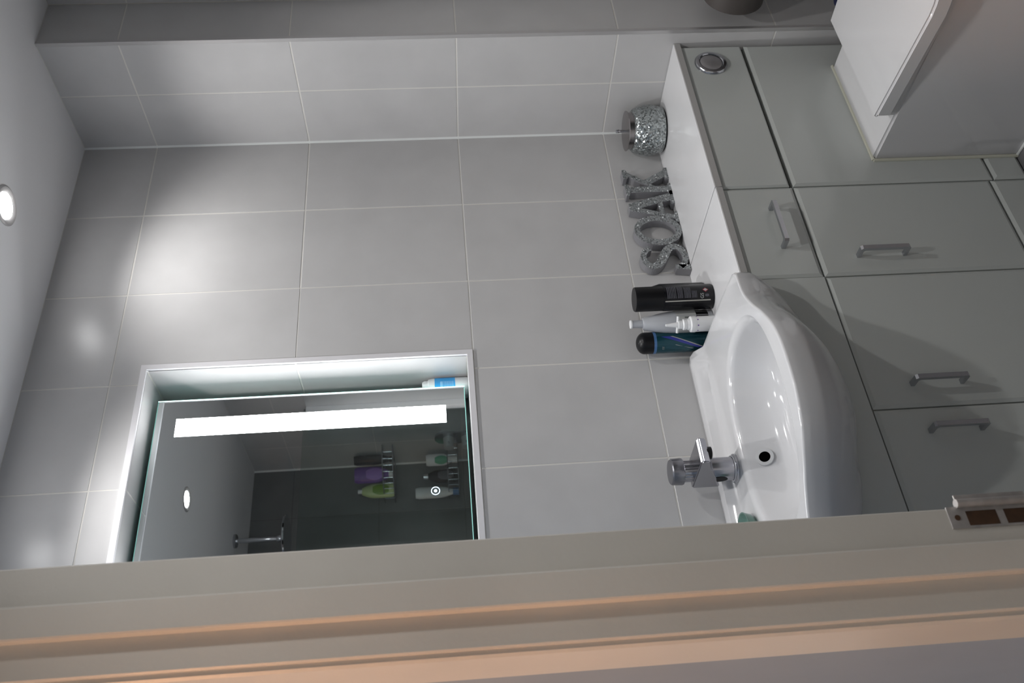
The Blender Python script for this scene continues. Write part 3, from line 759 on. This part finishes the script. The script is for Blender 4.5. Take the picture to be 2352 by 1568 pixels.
bm = bmesh.new(); cyl_strip(bm, wx, wy, 0.0261, [(FB-95, z+0.0405, FB+95, z+0.0405), (FB-95, z+0.086, FB+95, z+0.086)]); obj('grey_band', bm, 'greyband', sb)
text_mesh('printed_letters', 'IN', 0.030, 'print', sb, on_can(wx, wy, 0.0264, FB-2, z+0.056))
# nasal spray
nx, ny = -0.7330, -0.1020
ns = thing('nasal_spray', 'small white nasal spray bottle with a winged nozzle beside the washbasin', 'bottle', (nx, ny, z))
obj('body', L([(0.0, z), (0.0165, z), (0.0175, z+0.003), (0.0175, z+0.052), (0.0, z+0.052)], nx, ny), 'white', ns, smooth=True, auto=40)
bm = bmesh.new(); cyl_strip(bm, nx, ny, 0.0176, [(0, z+0.0475, 360, z+0.0475), (0, z+0.0500, 360, z+0.0500)]); obj('band', bm, 'purple', ns)
obj('collar', L([(0.0, z+0.0515), (0.0180, z+0.0515), (0.0185, z+0.054), (0.0180, z+0.0625), (0.0165, z+0.064), (0.0, z+0.064)], nx, ny), 'white', ns, smooth=True, auto=40)
obj('pump', L([(0.0125, z+0.0635), (0.0125, z+0.070), (0.0115, z+0.0715), (0.0125, z+0.073), (0.0125, z+0.079), (0.0095, z+0.081), (0.0095, z+0.090), (0.0, z+0.090)], nx, ny), 'white', ns, smooth=True, auto=40)
bm = bmesh.new(); a = math.radians(FB+90); c = Vector((nx, ny, z+0.0915)); d = Vector((math.cos(a), math.sin(a), 0))
rod(bm, c-d*0.0185+Vector((0, 0, 0.002)), c+d*0.0185+Vector((0, 0, -0.002)), 0.0028, 12); obj('finger_wings', bm, 'white', ns, smooth=True, auto=40)
obj('nozzle', L([(0.0065, z+0.089), (0.0060, z+0.095), (0.0030, z+0.118), (0.0, z+0.119)], nx, ny), 'white', ns, smooth=True, auto=40)
# teal can with a domed cap
tx, ty = -0.7340, -0.0360
tc = thing('teal_can', 'teal body-spray can with a blue swoosh and domed black cap against the tiles', 'can', (tx, ty, z))
FT = math.degrees(math.atan2(CAM.y-ty, CAM.x-tx))
obj('body', L([(0.0, z), (0.0235, z), (0.0250, z+0.003), (0.0250, z+0.133), (0.0, z+0.133)], tx, ty, seg=48), 'teal', tc, smooth=True, auto=40)
obj('band', L([(0.0, z+0.1325), (0.0253, z+0.1325), (0.0253, z+0.1385), (0.0, z+0.1385)], tx, ty, seg=48), 'blueband', tc, smooth=True, auto=40)
cp_ = [(0.0, z+0.138), (0.0250, z+0.138), (0.0250, z+0.157)]
for k in range(1, 9):
    t = k/8*PI/2; cp_.append((0.0250*math.cos(t) if k < 8 else 0.0, z+0.157+0.0185*math.sin(t)))
obj('cap', L(cp_, tx, ty, seg=48), 'black', tc, smooth=True, auto=40)
sw = []
for k in range(9):
    t = k/8; sw.append((FT+32-66*t, z+0.123-0.085*t, FT+32-66*t-0.0, z+0.100-0.076*t))
bm = bmesh.new(); cyl_strip(bm, tx, ty, 0.0250, sw); obj('blue_swoosh', bm, 'blue', tc, smooth=True)
bm = bmesh.new(); cyl_strip(bm, tx, ty, 0.0252, [(a, q+0.0005, a, q-0.0042) for a, _, _, q in sw]); obj('silver_swoosh', bm, 'canline', tc)
bm = bmesh.new(); cyl_strip(bm, tx, ty, 0.0252, [(FT-14-4*k, z+0.088-0.006*k, FT-14-4*k, z+0.092-0.0075*k) for k in range(7)]); obj('grey_swoosh', bm, 'greyband', tc)
bm = bmesh.new()
for k in range(3): cyl_strip(bm, tx, ty, 0.0250, [(FT-38+6*k, z+0.116, FT-36+6*k, z+0.121), (FT-37+6*k, z+0.1155, FT-35+6*k, z+0.1205)])
obj('lettering', bm, 'canline', tc)

# ------------------------------------------------------------------ toilet
to = thing('toilet', 'white square-cornered toilet with its lid down in front of the grey cabinet', 'toilet', (-0.263, -0.52, 0))
pz = 0.347
def dshape(x0, x1, y0, y1, r, n=8, flare=0.0):
    """Rounded-rectangle plan: straight back at y0, rounded front at y1 (y1<y0)."""
    p = [(x1, y0)]
    q = [(x0-flare, y1), (x1+flare, y1)]
    def arc(cx, cyy, a0, a1): return [(cx+r*math.cos(math.radians(a0+(a1-a0)*k/n)), cyy+r*math.sin(math.radians(a0+(a1-a0)*k/n))) for k in range(n+1)]
    return p+arc(x1+flare-r, y1+r, 0, -90)+arc(x0-flare+r, y1+r, -90, -180)+[(x0, y0)]
bm = bmesh.new(); prism(bm, dshape(-0.426, -0.100, YV+0.0005, -0.79, 0.11), 'z', 0.0005, pz)
es = [e for e in bm.edges if all(v.co.z > pz-1e-4 for v in e.verts) and not all(v.co.y > YV-0.01 for v in e.verts)]
bmesh.ops.bevel(bm, geom=es, offset=0.006, segments=3, affect='EDGES')
obj('pan', bm, 'ceramic', to, smooth=True, auto=35)
bm = bmesh.new(); prism(bm, dshape(-0.424, -0.098, -0.418, -0.800, 0.115, flare=0.014), 'z', pz+0.0005, pz+0.014)
obj('seat', bm, 'ceramic', to, smooth=True, auto=35)
bm = bmesh.new(); prism(bm, dshape(-0.431, -0.088, -0.414, -0.806, 0.12, flare=0.022), 'z', pz+0.0155, pz+0.047)
es = [e for e in bm.edges if all(v.co.z > pz+0.046 for v in e.verts)]
bmesh.ops.bevel(bm, geom=es, offset=0.005, segments=3, affect='EDGES')
bmesh.ops.bevel(bm, geom=[e for e in bm.edges if e.is_valid and abs(e.verts[0].co.z-e.verts[1].co.z) > 0.02 and all(v.co.y > -0.42 for v in e.verts)], offset=0.010, segments=4, affect='EDGES')
obj('lid', bm, 'ceramic', to, smooth=True, auto=35)
for x in (-0.345, -0.182):
    bm = bmesh.new(); rod(bm, (x-0.02, -0.425, pz+0.012), (x+0.02, -0.425, pz+0.012), 0.009); obj('hinge', bm, 'chrome', to)
bm = bmesh.new()
rod(bm, (-0.430, YV-0.0012, 0.001), (-0.430, YV-0.0012, pz), 0.0042, 8); rod(bm, (-0.430, YV-0.0012, pz), (-0.097, YV-0.0012, pz), 0.0042, 8)
obj('silicone_bead', bm, 'bead', to)
bm = bmesh.new(); rod(bm, (-0.429, YV, 0.002), (-0.429, -0.66, 0.002), 0.0035, 8); obj('floor_bead', bm, 'silicone', to)

# brown roll in its holder on the pier side, navy cleaner bottle behind the toilet
rx, ry, rz = 0.072, -0.425, 0.585
rh = thing('roll_holder', 'dark brown roll on a wall bracket beside the toilet', 'roll holder', (XW, ry, rz))
bm = bmesh.new(); rod(bm, (rx, ry+0.05, rz), (rx, ry-0.05, rz), 0.076, 40); obj('roll', bm, 'brown', rh, smooth=True, auto=40)
bm = bmesh.new(); rod(bm, (rx, ry+0.06, rz), (rx, ry-0.056, rz), 0.006, 12); rod(bm, (rx, ry+0.058, rz), (XW, ry+0.058, rz), 0.006, 12); obj('bracket', bm, 'handle', rh)
bx, by = 0.028, -0.395
cb = thing('cleaner_bottle', 'navy blue cleaner bottle standing on the floor behind the toilet', 'bottle', (bx, by, 0))
obj('body', L([(0.0, 0.0005), (0.036, 0.0005), (0.038, 0.006), (0.038, 0.20), (0.028, 0.25), (0.016, 0.275), (0.0, 0.275)], bx, by), 'navy', cb, smooth=True, auto=40)
obj('cap', L([(0.0, 0.274), (0.019, 0.274), (0.018, 0.335), (0.0, 0.337)], bx, by), 'navy', cb, smooth=True, auto=40)

# ------------------------------------------------------------------ shower end of the room (seen in the mirror)
SY = -1.50
gs = thing('shower_screen', 'clear glass shower screen with a chrome wall profile', 'shower screen', (-0.25, SY, 0.02))
obj('glass', B(-0.68, XW-0.012, SY-0.003, SY+0.003, 0.02, 1.955), 'screen', gs)
obj('pane_reflection', B(XW-0.006, XW, SY+0.018, SY+0.22, 0.0, 1.945, bev=0.001), 'alu', gs)  # added pale board standing in for the bright reflection in a glass pane
bm = bmesh.new(); box(bm, XW-0.034, XW, SY-0.030, SY+0.016, 0.0, 1.945, bev=0.003); wpf = obj('wall_profile', bm, 'white', gs)
obj('profile_strip', B(XW-0.044, XW-0.033, SY-0.012, SY+0.004, 0.0, 1.93, bev=0.002), 'alu', wpf)
hx, hy = -0.305, -1.815
sh = thing('rain_shower', 'chrome rain shower hanging from the ceiling on a straight arm', 'shower', (hx, hy, ZC))
obj('ceiling_flange', L([(0.0, ZC), (0.030, ZC), (0.030, ZC-0.008), (0.026, ZC-0.012), (0.0, ZC-0.012)], hx, hy), 'handle', sh, smooth=True, auto=40)
obj('arm', L([(0.0, ZC-0.01), (0.0105, ZC-0.01), (0.0105, 2.095), (0.0, 2.095)], hx, hy), 'chrome', sh, smooth=True, auto=40)
obj('ball_joint', L([(0.0, 2.097), (0.012, 2.096), (0.016, 2.086), (0.013, 2.076), (0.010, 2.070), (0.0, 2.070)], hx, hy), 'chrome', sh, smooth=True, auto=50)
obj('rose', L([(0.0, 2.072), (0.020, 2.070), (0.100, 2.060), (0.102, 2.057), (0.100, 2.052), (0.0, 2.052)], hx, hy, seg=56), 'chrome', sh, smooth=True, auto=30)
vy = -1.828
sv = thing('shower_valve', 'chrome shower valve with two round knobs on the tiled wall', 'valve', (XW, vy, 1.29))
bm = bmesh.new()
pl_ = []
for k in range(17): a = PI*k/16; pl_.append((vy+0.052*math.cos(a), 1.365+0.045*math.sin(a)))
for k in range(17): a = PI+PI*k/16; pl_.append((vy+0.052*math.cos(a), 1.240+0.045*math.sin(a)))
prism(bm, pl_, 'x', XW-0.010, XW); obj('plate', bm, 'handle', sv)
for kz in (1.345, 1.262):
    bm = bmesh.new(); rod(bm, (XW-0.008, vy, kz), (XW-0.060, vy, kz), 0.0245, 32, 0.0225); kb = obj('knob', bm, 'alu', sv, smooth=True, auto=40)
    bm = bmesh.new(); rod(bm, (XW-0.045, vy, kz), (XW-0.045, vy+0.034, kz), 0.0045, 12); obj('pin', bm, 'chrome', kb)
# corner caddies: wire baskets in the corner of right wall and far wall
def caddy(zb, label):
    t = thing('corner_caddy', label, 'caddy', (XW-0.1, YB+0.1, zb), 'corner shower caddies')
    s = 0.205
    P0, P1, P2 = (XW-0.006, YB+0.006), (XW-s, YB+0.006), (XW-0.006, YB+s)
    def curve(k, n=10, bul=0.0):
        f = k/n; x = P1[0]+(P2[0]-P1[0])*f; y = P1[1]+(P2[1]-P1[1])*f; q = math.sin(PI*f)*0.05
        return x-q*0.7, y+q*0.7
    for zz, nm in ((zb+0.002, 'base_rail'), (zb+0.050, 'top_rail')):
        bm = bmesh.new(); pts = [P2, P0, P1]+[curve(k) for k in range(0, 11)]
        for a, b in zip(pts[:-1], pts[1:]): rod(bm, (a[0], a[1], zz), (b[0], b[1], zz), 0.0026, 8)
        obj(nm, bm, 'handle', t)
    for k in range(1, 10):
        c = curve(k); bm = bmesh.new()
        rod(bm, (c[0], c[1], zb+0.002), (c[0], c[1], zb+0.050), 0.0017, 6)
        f = k/10; w_ = (P0[0], P0[1]+(P2[1]-P0[1])*f) if k >= 5 else (P0[0]+(P1[0]-P0[0])*(1-f), P0[1])
        rod(bm, (c[0], c[1], zb+0.002), (w_[0], w_[1], zb+0.002), 0.0017, 6); obj('wire', bm, 'handle', t)
    return t
caddy(1.605, 'upper chrome wire corner caddy holding the purple bottle')
caddy(1.305, 'lower chrome wire corner caddy holding the green bottle')
def flat_bottle(name, label, x, y, zb, w, d, h, rz, m, capm, cap_h, lm=None, lname='label', inverted=False, cap_r=0.014):
    t = thing(name, label, 'bottle', (x, y, zb), 'bottles in the shower caddies')
    c, s = math.cos(rz), math.sin(rz)
    def oval(prof, seg=32):
        bm = bmesh.new(); rings = []
        for fw, fd, zz in prof:
            rings.append([bm.verts.new((x+c*fw*math.cos(2*PI*i/seg)-s*fd*math.sin(2*PI*i/seg), y+s*fw*math.cos(2*PI*i/seg)+c*fd*math.sin(2*PI*i/seg), zz)) for i in range(seg)])
        for A, C in zip(rings[:-1], rings[1:]):
            for i in range(seg): bm.faces.new((A[i], A[(i+1) % seg], C[(i+1) % seg], C[i]))
        bm.faces.new(rings[0]); bm.faces.new(rings[-1]); return bm
    b0 = zb+0.004; b1 = zb+h-cap_h
    if inverted: b0, b1 = zb+cap_h, zb+h
    n = 10; pr = []
    for k in range(n+1):
        f = k/n; q = (1-f) if inverted else f
        sh_ = (min(1.0, 0.86+q*3) if q < 0.1 else (1.0 if q < 0.62 else 1-0.55*((q-0.62)/0.38)**1.6))
        pr.append((w/2*sh_, d/2*sh_, b0+(b1-b0)*f))
    o = obj('body', oval(pr), m, t, smooth=True, auto=50)
    cz0, cz1 = (zb+0.004, b0+0.001) if inverted else (b1-0.001, zb+h)
    obj('cap', oval([(cap_r, cap_r, cz0), (cap_r, cap_r, cz1)]), capm, t, smooth=True, auto=40)
    if lm:
        bm = bmesh.new(); rows = []
        for k in range(9):
            f = k/8; zz = b0+(b1-b0)*(0.16+0.5*f); half_ = 0.80*math.sin(PI*(0.12+0.76*f))**0.7
            rows.append([bm.verts.new((x+c*(w/2+0.0006)*math.cos(a)-s*(d/2+0.0006)*math.sin(a), y+s*(w/2+0.0006)*math.cos(a)+c*(d/2+0.0006)*math.sin(a), zz)) for a in [PI/2+half_*(j/4-1) for j in range(9)]])
        for A, C in zip(rows[:-1], rows[1:]):
            for j in range(8): bm.faces.new((A[j], A[j+1], C[j+1], C[j]))
        obj(lname, bm, lm, o, smooth=True)
    return t
# label side faces +Y (towards the mirror)
flat_bottle('shampoo_bottle', 'purple shampoo bottle in the upper shower caddy', 0.055, -1.985, 1.605, 0.078, 0.045, 0.185, 0.25, 'purple', 'white', 0.026, 'purple2', inverted=True)
flat_bottle('body_wash_bottle', 'pale green body wash bottle with a leaf print in the upper shower caddy', -0.013, -2.018, 1.605, 0.070, 0.042, 0.172, 0.05, 'lime', 'white', 0.018, 'leaf', 'leaf_print', cap_r=0.010)
flat_bottle('black_tube', 'black tube leaning against the wall in the upper shower caddy', 0.112, -1.945, 1.605, 0.050, 0.030, 0.185, 0.9, 'canblack', 'black', 0.020, inverted=True)
flat_bottle('green_bottle', 'green and white bottle in the lower shower caddy', 0.098, -1.955, 1.305, 0.056, 0.036, 0.150, 0.5, 'white', 'white', 0.030, 'green', inverted=True, cap_r=0.018)
flat_bottle('dark_shower_gel', 'dark shower gel bottle in the lower shower caddy', 0.035, -2.000, 1.305, 0.064, 0.040, 0.165, 0.1, 'canblack', 'chrome', 0.020, 'cantext')
flat_bottle('white_tube', 'white tube with a blue cap in the lower shower caddy', -0.035, -2.025, 1.305, 0.058, 0.036, 0.205, 0.0, 'white', 'blueband', 0.030, inverted=True, cap_r=0.018)
